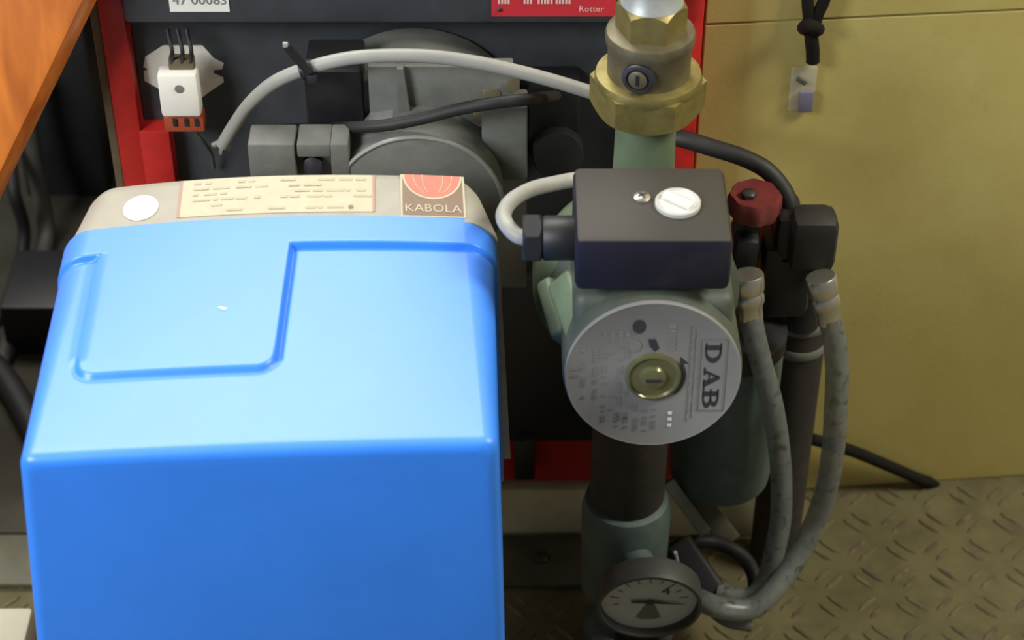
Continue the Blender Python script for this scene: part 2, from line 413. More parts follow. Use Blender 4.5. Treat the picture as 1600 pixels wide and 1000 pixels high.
for v in vlist:
    RC = .0065 + .0085 * v / DEP
    ins = RF - math.sqrt(max(0, RF ** 2 - (RF - v) ** 2)) if v < RF else 0
    hb = .0014 * sst((v - vb) / .0016 + .5)
    taper = -.0010 * v / DEP
    wv = HW - ins + taper
    ring = []
    for zz in (1, .8, .6, .4, .2, .1): ring.append(wpos(-(wv + hb) - .0135 * zz, v, ZH - RC - ins - (BOT - RC) * zz))
    top = []
    for k in range(9):
        a = PI - k / 8 * PI / 2; top.append((-(wv - RC) + RC * math.cos(a) , RC * math.sin(a)))
    for k in range(1, NT): top.append((-(wv - RC) + 2 * (wv - RC) * k / NT, RC))
    for k in range(9):
        a = PI / 2 - k / 8 * PI / 2; top.append(((wv - RC) + RC * math.cos(a), RC * math.sin(a)))
    for u, z in top:
        hh = height(u, v) if v > RF * .8 else 0
        side = max(0, 1 - z / RC); un = hb * side * (1 if u > 0 else -1)
        if u > 0: un += u / HW * .0065 * max(0, v) / DEP
        ring.append(wpos(u + un, v, ZH - RC - ins + z + crown(u, v) * min(1, z / RC) + hh * min(1, z / RC * 1.01)))
    for zz in (.1, .2, .4, .6, .8, 1): ring.append(wpos((wv + hb) + .0065 * v / DEP + .0030 * zz, v, ZH - RC - ins - (BOT - RC) * zz))
    rings.append(ring)
loft(bm, rings)
hood = link('hood', bm, M_blue, burner, smooth=60)
# small painted highlight on the hood
def on_hood(px, py):
    u, v = loc(PZ(px, py, ZH + .003)); return u, v
bm = B(); u, v = on_hood(348, 491)
fn = lambda x, y: wpos(u + x, v + y, ZH + crown(u + x, v + y) + STEP + .0003)
put2d(bm, [(-.0022, .0004), (-.0012, .0014), (.0006, .0007), (.0024, .0001), (.0018, -.0012), (.0002, -.0009), (-.001, .0001)], [tuple(range(7))], fn)
link('painted_glint', bm, M_white, hood, smooth=0)
# beige rear frame
def fcrown(u, v): return ZH + crown(u, v) + STEP - .0004
bm = B(); rings = []; RB = .0155
for v in [DEP - .004, DEP + .001, DEP + .01, DEP + .02, FD - .008, FD - .003, FD]:
    f = max(0, (v - DEP) / (FD - DEP)); ins = 0 if v < FD - .004 else (.0008 if v < FD - .001 else .003)
    wv = HW - .0026 - .0085 * f - ins; ring = []
    for zz in (1, .5, .1): ring.append(wpos(-wv - .006 * zz, v, ZH - RB - (BOT - RB) * zz))
    for k in range(9):
        a = PI - k / 8 * PI / 2; u = -(wv - RB) + RB * math.cos(a); z = RB * math.sin(a)
        ring.append(wpos(u, v, fcrown(u, v) - RB + z - ins))
    for k in range(1, 24): u = -(wv - RB) + 2 * (wv - RB) * k / 24; ring.append(wpos(u + (.0105 * u / HW if u > 0 else 0), v, fcrown(u, v) - ins))
    for k in range(9):
        a = PI / 2 - k / 8 * PI / 2; u = (wv - RB) + RB * math.cos(a); z = RB * math.sin(a)
        ring.append(wpos(u + .0105 * u / HW, v, fcrown(u, v) - RB + z - ins))
    for zz in (.1, .5, 1): ring.append(wpos(wv + .0105 + .006 * zz, v, ZH - RB - (BOT - RB) * zz))
    rings.append(ring)
loft(bm, rings)
rear = link('rear_frame', bm, M_beige, burner, smooth=50, label='dusty beige rear frame')
def onf(off): return lambda u, v: wpos(u, v, fcrown(u / (1 + .0105 / HW) if u > 0 else u, v) + off)
fl = lambda px, py: loc(PZ(px, py, ZH + .009))
# white oval sticker
u, v = fl(219, 319); bm = B()
f0 = onf(.0004); put2d(bm, [(u + .0092 * math.cos(a) , v + .0105 * math.sin(a)) for a in [2 * PI * k / 28 for k in range(28)]], [tuple(range(28))], f0)
link('oval_sticker', bm, M_white, rear, smooth=0)
# faded instruction label
ua, va = fl(280, 335); ub, vb2 = fl(582, 276); bm = B()
vlo = DEP + .0025; vhi = FD - .0045
patch(bm, ua, ub, vlo, vhi, onf(.0003), 20, 4); link('instruction_label', bm, M_cream_label, rear, smooth=0)
for w0, w1 in ((ua - .0012, ua), (ub, ub + .0012)):
    bm = B(); patch(bm, w0, w1, vlo, vhi, onf(.0004), 1, 4); link('label_border', bm, M_faded_pink, rear, smooth=0)
bm = B(); LW = ub - ua; rr = random.Random(4)
for row in range(6):
    y0 = vhi - (row + .8) * (vhi - vlo) / 6.6; x = ua + .006
    while x < ub - .008:
        ln = rr.uniform(.002, .009)
        if rr.random() < .62: rect2d(bm, x, x + ln, y0 - .0009, y0 + .0009, onf(.0006))
        x += ln + rr.uniform(.001, .004)
link('printed_lines', bm, M_faded, rear, smooth=0)
bm = B(); u, v = fl(548, 322)
rect2d(bm, u - .001, u + .001, v - .0012, v + .0012, onf(.0008)); link('label_speck', bm, M_brown_print, rear, smooth=0)
# maker label: brown square, pink globe, name
ua, _ = fl(626, 330); ub, _ = fl(728, 330); vlo = fl(676, 331)[1]; vhi = FD - .0032
bm = B(); patch(bm, ua, ub, vlo, vhi, onf(.0003), 8, 6); link('maker_label', bm, M_cream_label, rear, smooth=0)
bm = B(); e = .0011; patch(bm, ua + e, ub - e, vlo + e, vhi - .0002, onf(.0005), 8, 6); link('label_ground', bm, M_brown_print, rear, smooth=0)
cu = (ua + ub) / 2; vm = vlo + (vhi - vlo) * .42; hw = (ub - ua) / 2 - e
def globe(bm, k, off):
    pts = []
    for i in range(25):
        a = PI + PI * i / 24; pts.append((cu + hw * k * math.cos(a), vhi - .0003 + (vhi - vm) * k * math.sin(a)))
    put2d(bm, pts, [tuple(range(25))], onf(off))
bm = B(); globe(bm, 1.0, .0006); link('globe_border', bm, M_cream_label, rear, smooth=0)
bm = B(); globe(bm, .93, .0007); link('globe', bm, M_pink_print, rear, smooth=0)
bm = B()
for k in (.35, .65):
    for s in (-1, 1):
        pts = []
        for i in range(9):
            t = i / 8; pts.append((cu + s * hw * k * math.sqrt(max(0, 1 - t * t * .8)), vhi - .0004 - t * (vhi - vm) * .75))
        for (x0, y0), (x1, y1) in zip(pts, pts[1:]): put2d(bm, [(x0, y0), (x0 + .0004, y0), (x1 + .0004, y1), (x1, y1)], [(0, 1, 2, 3)], onf(.0008))
link('globe_lines', bm, M_cream_label, rear, smooth=0)
bm = B(); vs, fs = text2d('KABOLA', .0078)
sc = (2 * hw * .93) / (max(a[0] for a in vs) - min(a[0] for a in vs))
put2d(bm, [(x * sc, y * 1.15) for x, y, _ in vs], fs, lambda x, y: onf(.0008)(cu + x, vlo + e + (vm - vlo) * .36 + y))
link('maker_name', bm, M_cream_label, rear, smooth=0)

# cast parts between hood and boiler
def pxbox(bm, x0, x1, y0, y1, Ya, Yb, bev=.001):
    a = P(x0, y0, Ya); b = P(x1, y1, Ya); boxb(bm, a.x, b.x, Ya, Yb, b.z, a.z, bev)
bm = B()   # tall arch-topped casting against the boiler
cA = P(642, 118, .945); RA = .060; zc = cA.z - RA; poly = []
for k in range(25): a = PI * k / 24; poly.append((RA * math.cos(a), RA * math.sin(a)))
poly = [(.064, -.09), (.064, -.006)] + poly + [(-.05, -.01), (-.05, -.09)]
prism(bm, [(x, y) for x, y in poly], V((cA.x, .994, zc)), (1, 0, 0), (0, 0, 1), .994 - .945)
link('air_casing', bm, M_alu, burner, smooth=30)
bm = B()   # raised rim of the arch
pts = [V((cA.x + RA * math.cos(a), .962, zc + RA * math.sin(a))) for a in [R(18 + k * 6) for k in range(25)]]
tube(bm, pts, .0028, 8, 1); link('casing_rim', bm, M_alu_lit, burner)
bm = B(); a = P(574, 104, .936); b = P(802, 200, .936); boxb(bm, a.x, b.x, .936, .9452, b.z, a.z, .001); link('face_plate', bm, M_alu, burner)
bm = B(); a = P(474, 112, .938); b = P(570, 204, .938); boxb(bm, a.x, b.x, .938, .972, b.z, a.z, .002); link('dark_box', bm, M_black, burner)  # plain black box left of the face plate
bm = B(); a = P(625, 106, .933); b = P(632, 196, .933)
prism(bm, [(a.x - .0016, a.z), (a.x + .0016, a.z), (b.x + .0045, b.z), (b.x - .0035, b.z)], V((0, .9365, 0)), (1, 0, 0), (0, 0, 1), .005)
link('rib', bm, M_alu, burner)
bm = B(); a = P(576, 190, .928); b = P(620, 183, .928)
prism(bm, [(a.x, a.z - .004), (b.x, b.z - .004), (b.x, b.z), (a.x, a.z)], V((0, .9365, 0)), (1, 0, 0), (0, 0, 1), .009)
link('ledge', bm, M_alu_lit, burner)
bm = B(); pxbox(bm, 752, 824, 168, 282, .926, .945, .0015); link('mounting_plate', bm, M_alu, burner)
bm = B(); a = P(700, 190, .93); b = P(762, 268, .93)
tube(bm, [P(700, 188, .936), P(722, 205, .934), P(742, 232, .932), P(762, 272, .93)], .0026, 8); link('casing_rib', bm, M_alu_lit, burner)
bm = B(); pxbox(bm, 386, 465, 226, 290, .905, .925, .0015); pxbox(bm, 463, 517, 226, 246, .905, .925, .001); pxbox(bm, 515, 548, 226, 290, .905, .925, .0012)
pxbox(bm, 460, 520, 240, 290, .9165, .925, .0008)
link('side_lug', bm, M_alu, burner)
bm = B(); hexnut(bm, P(490, 256, .915), (0, -1, .3), .0052, .005); link('bolt', bm, M_screw, burner)
cB = P(650, 212, .908); RB2 = .0468; zc2 = cB.z - RB2
bm = B(); lathe(bm, [(RB2 - .002, 0), (RB2, .0012), (RB2, .045)], V((cB.x, .906, zc2)), (0, 1, 0), 64); link('fan_housing', bm, M_alu, burner)
bm = B(); pts = [V((cB.x + RB2 * math.cos(a), .9065, zc2 + RB2 * math.sin(a))) for a in [R(4 + k * 7.17) for k in range(25)]]
tube(bm, pts, .0013, 8, 1); link('fan_housing_rim', bm, M_alu_lit, burner)
for px, py, rr_ in ((768, 152, .0050), (752, 187, .0042), (800, 138, .0042)):
    q = P(px, py, .936); bm = B(); hexnut(bm, q + V((0, .010, 0)), (0, -1, .25), rr_, .011); link('bolt', bm, M_brass_dull, burner)

# ------------------------------------------------------------------ white module on the boiler front
YM = BY - .001
def fp(px, py, Y=YM): q = P(px, py, Y); return (q.x, q.z)
mod = thing('thermostat_switch', V((P(280, 185, YM).x, YM, P(280, 185, YM).z)), 'white plastic switch block with side ears and an orange terminal, on the slate boiler front', 'switch')
bm = B()
ears = [(222, 108), (250, 90), (312, 90), (330, 110), (346, 118), (343, 128), (330, 129), (330, 134), (345, 140), (346, 148), (322, 164), (312, 172), (250, 172), (243, 158), (221, 146), (220, 130), (226, 128), (219, 124)]
prism(bm, [fp(*p) for p in reversed(ears)], V((0, BY + .012, 0)), (1, 0, 0), (0, 0, 1), -.012 - .004)
link('base', bm, M_module, mod)
a = P(243, 120, YM - .016); b = P(314, 187, YM - .016)
bm = B(); boxb(bm, a.x, b.x, YM - .014, YM - .003, b.z, a.z, .002); link('cap', bm, M_module, mod)
bm = B(); q = P(278, 148, YM - .02); lathe(bm, [(.0026, 0), (.0026, .0006), (.0012, .0008)], V((q.x, YM - .0139, q.z)), (0, -1, 0), 16); link('button', bm, M_print, mod)
a = P(254, 186, YM - .012); b = P(320, 210, YM - .012)
bm = B(); boxb(bm, a.x, b.x, YM - .010, YM - .0005, b.z, a.z + .0005, .0012); og = link('terminal_strip', bm, M_orange, mod)
bm = B()
for px in (272, 290, 306): q = P(px, 197, YM - .014); box(bm, V((q.x, YM - .0104, q.z)), (.0022, .001, .005))
link('terminal_slot', bm, M_screw, mod)
a = P(262, 92, YM - .008); b = P(304, 110, YM - .008)
bm = B(); boxb(bm, a.x, b.x, YM - .009, YM - .002, b.z - .001, a.z, .001); link('terminal_block', bm, M_tan, mod)
for px in (268, 284, 298):
    bm = B(); tube(bm, [P(px, 98, YM - .008), P(px + 1, 80, YM - .010), P(px - 3, 62, YM - .006), P(px - 6, 46, YM - .002)], .0012, 8); link('lead', bm, M_black, mod)
bm = B(); tube(bm, [P(306, 208, YM - .004), P(318, 222, YM - .002), P(330, 240, YM + .004), P(334, 262, YM + .008)], .0012, 8); link('thin_wire', bm, M_darkgrey, mod)

# ------------------------------------------------------------------ cables across the burner
def cable(name, pts, r, m, label, cat='cable', end=None):
    bm = B(); tube(bm, pts, r); o = link(name, bm, m, label=label, category=cat); return o
pts = [P(348, 226, .950), P(366, 196, .945), P(392, 160, .935), P(430, 128, .928), P(480, 107, .925), P(540, 92, .925), P(600, 87, .925), P(670, 88, .925),
       P(740, 97, .925), P(810, 112, .925), P(870, 128, .925), P(930, 146, .926), P(985, 160, .93), P(1010, 168, .94)]
gc = thing('cable', P(600, 87, .925), 'pale grey cable arching over the burner from the slate panel to the brass valve', 'cable')
bm = B(); tube(bm, pts, .0038); link('sheath', bm, M_cable, gc)
bm = B(); q = P(352, 220, .949)
for dx, dy in ((-16, 2), (-4, 14), (8, 8)): tube(bm, [q, P(350 + dx * .5, 222 + dy * .5, .95), P(350 + dx, 224 + dy, .955)], .0017, 6)
link('stripped_cores', bm, M_cable, gc)
tie = thing('cable_tie', P(478, 112, .92), 'black cable tie cinched round the pale grey cable with its tail sticking up', 'cable tie')
q0 = P(466, 96, .918); q1 = P(489, 128, .918); ax = (P(495, 104, .925) - P(465, 112, .925)).normalized()
bm = B(); c = P(480, 108, .925); lathe(bm, [(.0049, -.0036), (.0049, .0036)], c, ax, 20); box(bm, P(488, 122, .921), (.006, .005, .006), None, .001); link('band', bm, M_black, tie)
bm = B(); tube(bm, [P(484, 112, .9195), P(470, 98, .919), P(456, 82, .918), P(447, 71, .917)], .0025, 6); link('tail', bm, M_black, tie)
bm = B(); box(bm, P(446, 70, .916), (.0028, .0018, .003), None, .0005); link('cut_end', bm, M_cable, tie)
cable('black_lead', [P(440, 203, .972), P(500, 201, .950), P(545, 199, .925), P(600, 196, .914), P(660, 185, .912), P(720, 170, .912), P(780, 160, .912), P(830, 155, .918), P(868, 150, .955)], .0034, M_rubber,
      'thin black cable running across the front of the grey burner casting')

# ------------------------------------------------------------------ pipe column above the pump
YA = .89; XA = .0705
AX = lambda z: V((XA, YA, z))
z_n0, z_n1 = .4175, .4405
valve = thing('check_valve', AX(z_n0), 'brass check valve with hexagon nuts standing on top of the green pump', 'valve')
bm = B(); hexnut(bm, AX(z_n0 + .0005), (0, 0, 1), .0262, z_n1 - z_n0 - .004, .5, phase=R(24), top=False)
lathe(bm, [(.0268, z_n1 - z_n0 - .006), (.0280, z_n1 - z_n0 - .003), (.0272, z_n1 - z_n0), (.0235, z_n1 - z_n0 + .0005)], AX(z_n0), (0, 0, 1), 48)
link('union_nut', bm, M_brass, valve)
bm = B(); lathe(bm, [(.0215, 0), (.0215, .018), (.0228, .020), (.0232, .024), (.0225, .0262), (.0195, .0272)], AX(z_n1 - .001), (0, 0, 1), 48); link('body', bm, M_brass_dull, valve)
bm = B(); dd = V((-.30, -.954, 0)); lathe(bm, [(.0085, 0), (.0085, .003), (.0075, .0036), (.0060, .0036), (.0056, .0022)], AX(z_n1 + .0095) + dd * .0200, dd, 32); scr = link('side_plug', bm, M_screw, valve)
bm = B(); lathe(bm, [(.0050, 0), (.0050, .0012), (.0044, .0016)], AX(z_n1 + .0095) + dd * .0226, dd, 24); link('screw_head', bm, M_brass_dull, scr)
bm = B(); box(bm, AX(z_n1 + .0095) + dd * .0241, (.0018, .0009, .0062), frame(dd) @ Matrix.Rotation(R(90), 3, 'X')); link('slot', bm, M_black, scr)
zc_ = z_n1 + .026
bm = B(); hexnut(bm, AX(zc_), (0, 0, 1), .0158, .0165, .7, phase=R(22), bottom=False); link('top_nut', bm, M_brass, valve)
bm = B(); lathe(bm, [(.0160, 0), (.0150, .002), (.0118, .009), (.0118, .012)], AX(zc_ + .0162), (0, 0, 1), 40); link('cone', bm, M_steel, valve)
q = P(1046, 14, .885)
bm = B(); lathe(bm, [(.0028, 0), (.0028, .018), (.0022, .019)], q - V((0, 0, .019)), (0, 0, 1), 16); stem = link('bleed_stem', bm, M_brass_dull, valve)
bm = B(); lathe(bm, [(.0036, 0), (.0040, .002), (.0036, .0045), (.002, .0055)], q - V((0, 0, .0005)), (0, 0, 1), 20); link('bleed_screw', bm, M_chrome, stem)
bm = B(); box(bm, q + V((-.006, .002, -.017)), (.014, .005, .005), None, .001); link('bleed_arm', bm, M_brass_dull, valve)
bm = B(); lathe(bm, [(.0114, 0), (.0114, .11)], AX(zc_ + .0285), (0, 0, 1), 40)
link('flow_pipe', bm, M_steel, label='grey steel pipe rising from the brass check valve', category='pipe')

# ------------------------------------------------------------------ pump
TP = R(5.5)                                  # the motor is tipped a little upwards
PD = V((0, -math.cos(TP), math.sin(TP)))     # motor axis, towards the front
PC = P(1020, 585, .764)                      # centre of the name plate
PU = V((1, 0, 0)); PV = V((0, math.sin(TP), math.cos(TP)))
pb = lambda d: PC - PD * d                   # point d behind the plate
pump = thing('circulation_pump', AX(.30), 'green circulation pump with a round silver name plate, right of the blue hood', 'pump')
bm = B(); lathe(bm, [(.0440, .002), (.0452, .006), (.0452, .070), (.050, .074)], PC, -PD, 64); link('motor_body', bm, M_motor, pump)
bm = B(); rot = Matrix((PU, -PD, PV)).transposed()
box(bm, pb(.042) + PV * .027, (.080, .064, .026), rot, .006, 3); link('motor_shoulder', bm, M_motor, pump)
bm = B(); vc = V((XA - .005, YA - .006, PC.z - .016))
lathe(bm, [(.048, -.042), (.0525, -.038), (.0545, -.030), (.0545, -.016), (.049, -.002), (.034, .010)], vc, (0, 1, 0), 64)
lathe(bm, [(.044, 0), (.0405, -.010), (.0385, -.040)], AX(vc.z + .0), (0, 0, 1), 40)
link('volute', bm, M_green, pump)
for p0, p1, w_ in (((880, 436, .815), (914, 528, .778), .017), ((856, 440, .835), (882, 530, .800), .011)):
    p0 = P(*p0); p1 = P(*p1); d = p1 - p0; bm = B(); box(bm, (p0 + p1) / 2, (w_, .012, d.length), frame(d, (-.5, -1, .5)), .0035, 3)
    link('volute_rib', bm, M_green, pump)
bm = B(); lathe(bm, [(.0170, vc.z + .03), (.0160, .405), (.0160, .4165), (.0175, .4172)], AX(0), (0, 0, 1), 40); link('outlet_port', bm, M_green, pump)
# name plate
bm = B(); lathe(bm, [(.0430, -.0022), (.0442, -.0012), (.0442, .0006), (.0436, .0014), (.0430, .0010), (.012, .0010)], PC + PD * .0, PD, 72); npl = link('name_plate', bm, M_plate, pump)
RP = .0436
pf = lambda off: (lambda a, b: PC + PU * (a * RP) + PV * (b * RP) + PD * off)
ip = lambda px, py: ((px - 1020) / 137.5, -(py - 585) / 112.5)
bm = B(); lathe(bm, [(.0142, .0008), (.0138, .0030), (.0124, .0036), (.0114, .0022), (.0070, .0024), (.0058, .0046), (.0025, .0055)], PC, PD, 40); plug = link('vent_plug', bm, M_glassplug, npl)
bm = B(); box(bm, PC + PD * .0056, (.0075, .0012, .0014), rot); link('plug_slot', bm, M_screw, npl)
# letters D A B, read downwards: s goes down, t goes right
bm = B()
ox, oy = ip(1112, 585)
LT = lambda s, t: pf(.0013)(ox + (t - .5) * .185, oy - s)
def q4(*pts): put2d(bm, pts, [tuple(range(len(pts)))], LT)
def bowl(s0, t0, t1, wd, th):
    n = 14; tc_ = (t0 + t1) / 2; rt = (t1 - t0) / 2
    for k in range(n):
        a, b_ = -PI / 2 + PI * k / n, -PI / 2 + PI * (k + 1) / n
        f = lambda ang, d, e_: (s0 + (wd - d) * math.cos(ang), tc_ + (rt - e_) * math.sin(ang))
        q4(f(a, 0, 0), f(b_, 0, 0), f(b_, th, .10), f(a, th, .10))
s = -.46      # D
q4((s + .03, 0), (s + .10, 0), (s + .10, 1), (s + .03, 1))
q4((s, 0), (s + .14, 0), (s + .14, .10), (s, .10)); q4((s, .9), (s + .14, .9), (s + .14, 1), (s, 1)); bowl(s + .12, 0, 1, .16, .075)
s = -.12      # A
q4((s + .03, 0), (s + .075, 0), (s + .15, .86), (s + .13, 1)); q4((s + .20, 0), (s + .285, 0), (s + .165, 1), (s + .125, 1), (s + .12, .9))
q4((s + .075, .30), (s + .22, .30), (s + .21, .38), (s + .085, .38)); q4((s, 0), (s + .11, 0), (s + .11, .09), (s, .09)); q4((s + .17, 0), (s + .32, 0), (s + .32, .09), (s + .17, .09))
s = .19       # B
q4((s + .03, 0), (s + .10, 0), (s + .10, 1), (s + .03, 1))
for t0 in (0, .46, .9): q4((s, t0), (s + .14, t0), (s + .14, t0 + .10), (s, t0 + .10))
bowl(s + .12, 0, .56, .15, .072); bowl(s + .12, .46, 1, .13, .068)
link('brand_letters', bm, M_print_dk, npl, smooth=0)
bm = B()
def ln(x0, y0, x1, y1, wd=.012):
    a = V((x1 - x0, y1 - y0)); n = V((-a.y, a.x)).normalized() * wd
    put2d(bm, [(x0 + n.x, y0 + n.y), (x1 + n.x, y1 + n.y), (x1 - n.x, y1 - n.y), (x0 - n.x, y0 - n.y)], [(0, 1, 2, 3)], pf(.0012))
for x in (1092, 1133): a, b = ip(x, 530), ip(x, 640); ln(a[0], .50, a[0], -.50, .014)
for y in (.50, -.50): ln(ip(1092, 0)[0], y, ip(1133, 0)[0], y, .014)
ln(ip(1083, 0)[0], .62, ip(1083, 0)[0], -.62, .006); ln(ip(1075, 0)[0], .70, ip(1075, 0)[0], -.66, .006)
link('letter_frame', bm, M_frameprint, npl, smooth=0)
bm = B()   # the small print: rows of marks that cannot be read
rp_ = random.Random(11)
def words(x, y0, y1, wd, dens=.7, step=.045):
    y = y0
    while y > y1:
        l = rp_.uniform(.015, step)
        if rp_.random() < dens: rect2d(bm, x - wd / 2, x + wd / 2, y - l, y, pf(.0012))
        y -= l + .014
for x in (-.80, -.66, -.56, -.47, -.38, -.30): words(x, .42 + (.2 if x > -.6 else 0), -.40 - (.25 if x > -.6 else 0), .05, .50)
for x in (-.40, -.30, -.18, -.08, .02): words(x, -.48, -.78, .055, .55)
for x in (.20,): words(x, .62 + .1, .38, .085, 1.0, .09)
for x in (.41, .45): words(x, .68, -.62, .016, .6)
a = ip(990, 634); rect2d(bm, a[0] - .03, a[0] + .05, a[1] - .03, a[1] + .02, pf(.0012))
a = ip(897, 585)
for dy in (.07, -.03): disc2d(bm, a[0], a[1] + dy, .055, pf(.00125), 12, 0, PI, .045)
link('small_print', bm, M_print, npl, smooth=0)
bm = B()
a = ip(995, 508); disc2d(bm, a[0], a[1], .075, pf(.0013), ry=.095)
a = ip(1018, 536); put2d(bm, [(a[0] - .06, a[1] + .08), (a[0] + .02, a[1] + .08), (a[0] + .07, a[1] - .05), (a[0] + .02, a[1] - .10), (a[0] - .04, a[1] - .02)], [(0, 1, 2, 3, 4)], pf(.0013))
for k in range(12):     # rotation arrow round the plug
    t0, t1 = R(28 - k * 6), R(28 - (k + 1) * 6); r0, r1 = .335, .375
    put2d(bm, [(r0 * math.cos(t0), r0 * math.sin(t0)), (r1 * math.cos(t0), r1 * math.sin(t0)), (r1 * math.cos(t1), r1 * math.sin(t1)), (r0 * math.cos(t1), r0 * math.sin(t1))], [(0, 1, 2, 3)], pf(.0013))
put2d(bm, [(.30, .17), (.40, .17), (.30, .27)], [(0, 1, 2)], pf(.0013))
link('dark_symbols', bm, M_print_dk, npl, smooth=0)
bm = B(); a = ip(990, 538); disc2d(bm, a[0], a[1], .075, pf(.0013), ry=.085); link('grey_symbol', bm, M_print, npl, smooth=0)
bm = B()
for py in (645, 655, 665): a = ip(1050, py); rect2d(bm, a[0] - .025, a[0] + .025, a[1] - .02, a[1] + .025, pf(.0013))
link('white_marks', bm, M_white, npl, smooth=0)
# terminal box
YB = .772; zt_ = P(1020, 376, YB).z; zb_ = P(1020, 456, YB).z; x0_ = P(900, 376, YB).x; x1_ = P(1147, 376, YB).x; yr_ = PZ(1010, 259, zt_).y
bm = B(); boxb(bm, x0_, x1_, YB, yr_, zb_, zt_, .0035)
tb = link('terminal_box', bm, M_navy, pump)
bm = B(); q = PZ(1059, 320, zt_); lathe(bm, [(.0112, 0), (.0112, .0022), (.0104, .0030), (.0096, .0018)], q - V((0, 0, .0002)), (0, 0, 1), 32); kb = link('speed_knob', bm, M_dial, tb, label='white slotted speed knob')
bm = B(); box(bm, q + V((0, 0, .0026)), (.0165, .0048, .0026), Matrix.Rotation(R(-38), 3, 'Z'), .0006); link('knob_ridge', bm, M_white, tb)
bm = B(); q = PZ(1003, 310, zt_); lathe(bm, [(.0042, 0), (.0042, .0014), (.0030, .0022)], q - V((0, 0, .0002)), (0, 0, 1), 24); link('lid_screw', bm, M_chrome, tb)
bm = B(); box(bm, q + V((0, 0, .0021)), (.0050, .0009, .0006), Matrix.Rotation(R(30), 3, 'Z')); box(bm, q + V((0, 0, .0021)), (.0009, .0050, .0006), Matrix.Rotation(R(30), 3, 'Z')); link('screw_slot', bm, M_screw, tb)
gq = P(905, 372, .797); s_ = S(860, 370, .797)
bm = B(); lathe(bm, [(.0098, -.002), (.0112, .001), (.0112, .017), (.0100, .0185)], gq, (-1, 0, 0), 32); gl = link('cable_gland', bm, M_black, tb)
bm = B(); hexnut(bm, gq + V((-.0185, 0, 0)), (-1, 0, 0), .0112, .0095, .5, phase=R(10)); link('gland_nut', bm, M_black, tb)
gx = gq + V((-.027, 0, 0))
cable('pump_cable', [gx + V((.004, 0, 0)), gx + V((-.003, .001, .0005)), P(792, 352, .805), P(787, 334, .815), P(800, 313, .828), P(830, 296, .842), P(870, 286, .855), P(905, 280, .862), P(960, 277, .858)], .0040, M_cable,
      'pale grey cable looping out of the gland of the pump terminal box')
# inlet and lower fitting
zi1 = P(988, 815, YA - .022).z
bm = B(); lathe(bm, [(.0215, 0), (.0228, .002), (.0228, vc.z - .03 - zi1)], AX(zi1), (0, 0, 1), 40); link('inlet_pipe', bm, M_pipebrown, label='dark brown pipe running down below the round pump plate', category='pipe')
lower = thing('drain_valve', AX(0), 'dark dirty drain valve on the floor under the pump pipe, behind the dial gauge', 'valve')
bm = B(); lathe(bm, [(.020, 0), (.024, .002), (.024, .016), (.019, .02), (.019, .045), (.027, .055), (.0275, zi1 - .012), (.0255, zi1 - .003), (.021, zi1 - .0005)], AX(.0015), (0, 0, 1), 40); link('body', bm, M_teal, lower)
GC = P(1014, 936, .836)
TG = R(-7); GD = V((.0, -math.cos(TG), math.sin(TG))); GV = V((0, math.sin(TG), math.cos(TG)))
bm = B(); lathe(bm, [(.010, 0), (.010, .035)], GC - GD * .012, V((-.35, .93, .15)), 24); link('gauge_stem', bm, M_teal, lower)
bm = B(); lathe(bm, [(.023, 0), (.025, .004), (.025, .028), (.018, .036), (.018, .058)], V((GC.x - .001, .845, .0015)), (0, 0, 1), 32); link('drain_spout', bm, M_navy, lower)
la, lb = P(1062, 852, .895), P(1122, 938, .868); lc = (la + lb) / 2; ld = (lb - la)
bm = B(); box(bm, lc, (.018, .007, ld.length + .006), frame(ld, (0, -1, .6)), .0032, 3); link('lever', bm, M_navy, lower)
bm = B(); box(bm, P(1058, 876, .872), (.0022, .003, .016), Matrix.Rotation(R(-12), 3, 'Y'), .0006); link('lever_pin', bm, M_steel, lower)
gauge = thing('dial_gauge', GC - V((0, 0, .028)), 'small round dial gauge with a pale face, low under the pump', 'gauge')
RG = .0305
bm = B(); lathe(bm, [(.020, -.009), (RG + .0012, -.008), (RG + .0020, .004), (RG + .0012, .0068), (RG - .0008, .0070), (RG - .0014, .0008), (.005, .0004)], GC, GD, 56); link('case', bm, M_case, gauge)
bm = B(); lathe(bm, [(RG - .0016, 0), (RG - .0016, .0006)], GC + GD * .0006, GD, 56); link('dial', bm, M_dial, gauge)
gf = lambda off: (lambda a, b: GC + V((1, 0, 0)) * (a * RG) + GV * (b * RG) + GD * (.0014 + off))
bm = B()
for k in range(-5, 6):
    an = R(90 + k * 20); r0, r1 = .60, (.72 if k % 2 else .78); c, sn = math.cos(an), math.sin(an); t = .014
    put2d(bm, [(r0 * c - t * sn, r0 * sn + t * c), (r1 * c - t * sn, r1 * sn + t * c), (r1 * c + t * sn, r1 * sn - t * c), (r0 * c + t * sn, r0 * sn - t * c)], [(0, 1, 2, 3)], gf(.0001))
link('scale', bm, M_print, gauge, smooth=0)
vs, fs = text2d('4', .34); bm = B(); put2d(bm, vs, fs, lambda x, y: gf(.0002)(x * 1.1 + .32, y + .32)); link('numeral', bm, M_print_dk, gauge, smooth=0)
bm = B(); put2d(bm, [(-.03, -.05), (.09, -.05), (.26, -.56), (.12, -.62), (-.14, -.62), (-.24, -.54)], [(0, 1, 2, 3, 4, 5)], gf(.0002)); link('printed_fan', bm, M_frameprint, gauge, smooth=0)
bm = B(); put2d(bm, [(-.36, -.02), (0, -.04), (.62, -.07), (.62, -.05), (.06, .06), (-.36, .06)], [(0, 1, 2, 3, 4, 5)], gf(.0012)); lathe(bm, [(.0022, 0), (.0022, .0008)], gf(.0010)(.02, 0), GD, 16); link('needle', bm, M_print_dk, gauge, smooth=0)
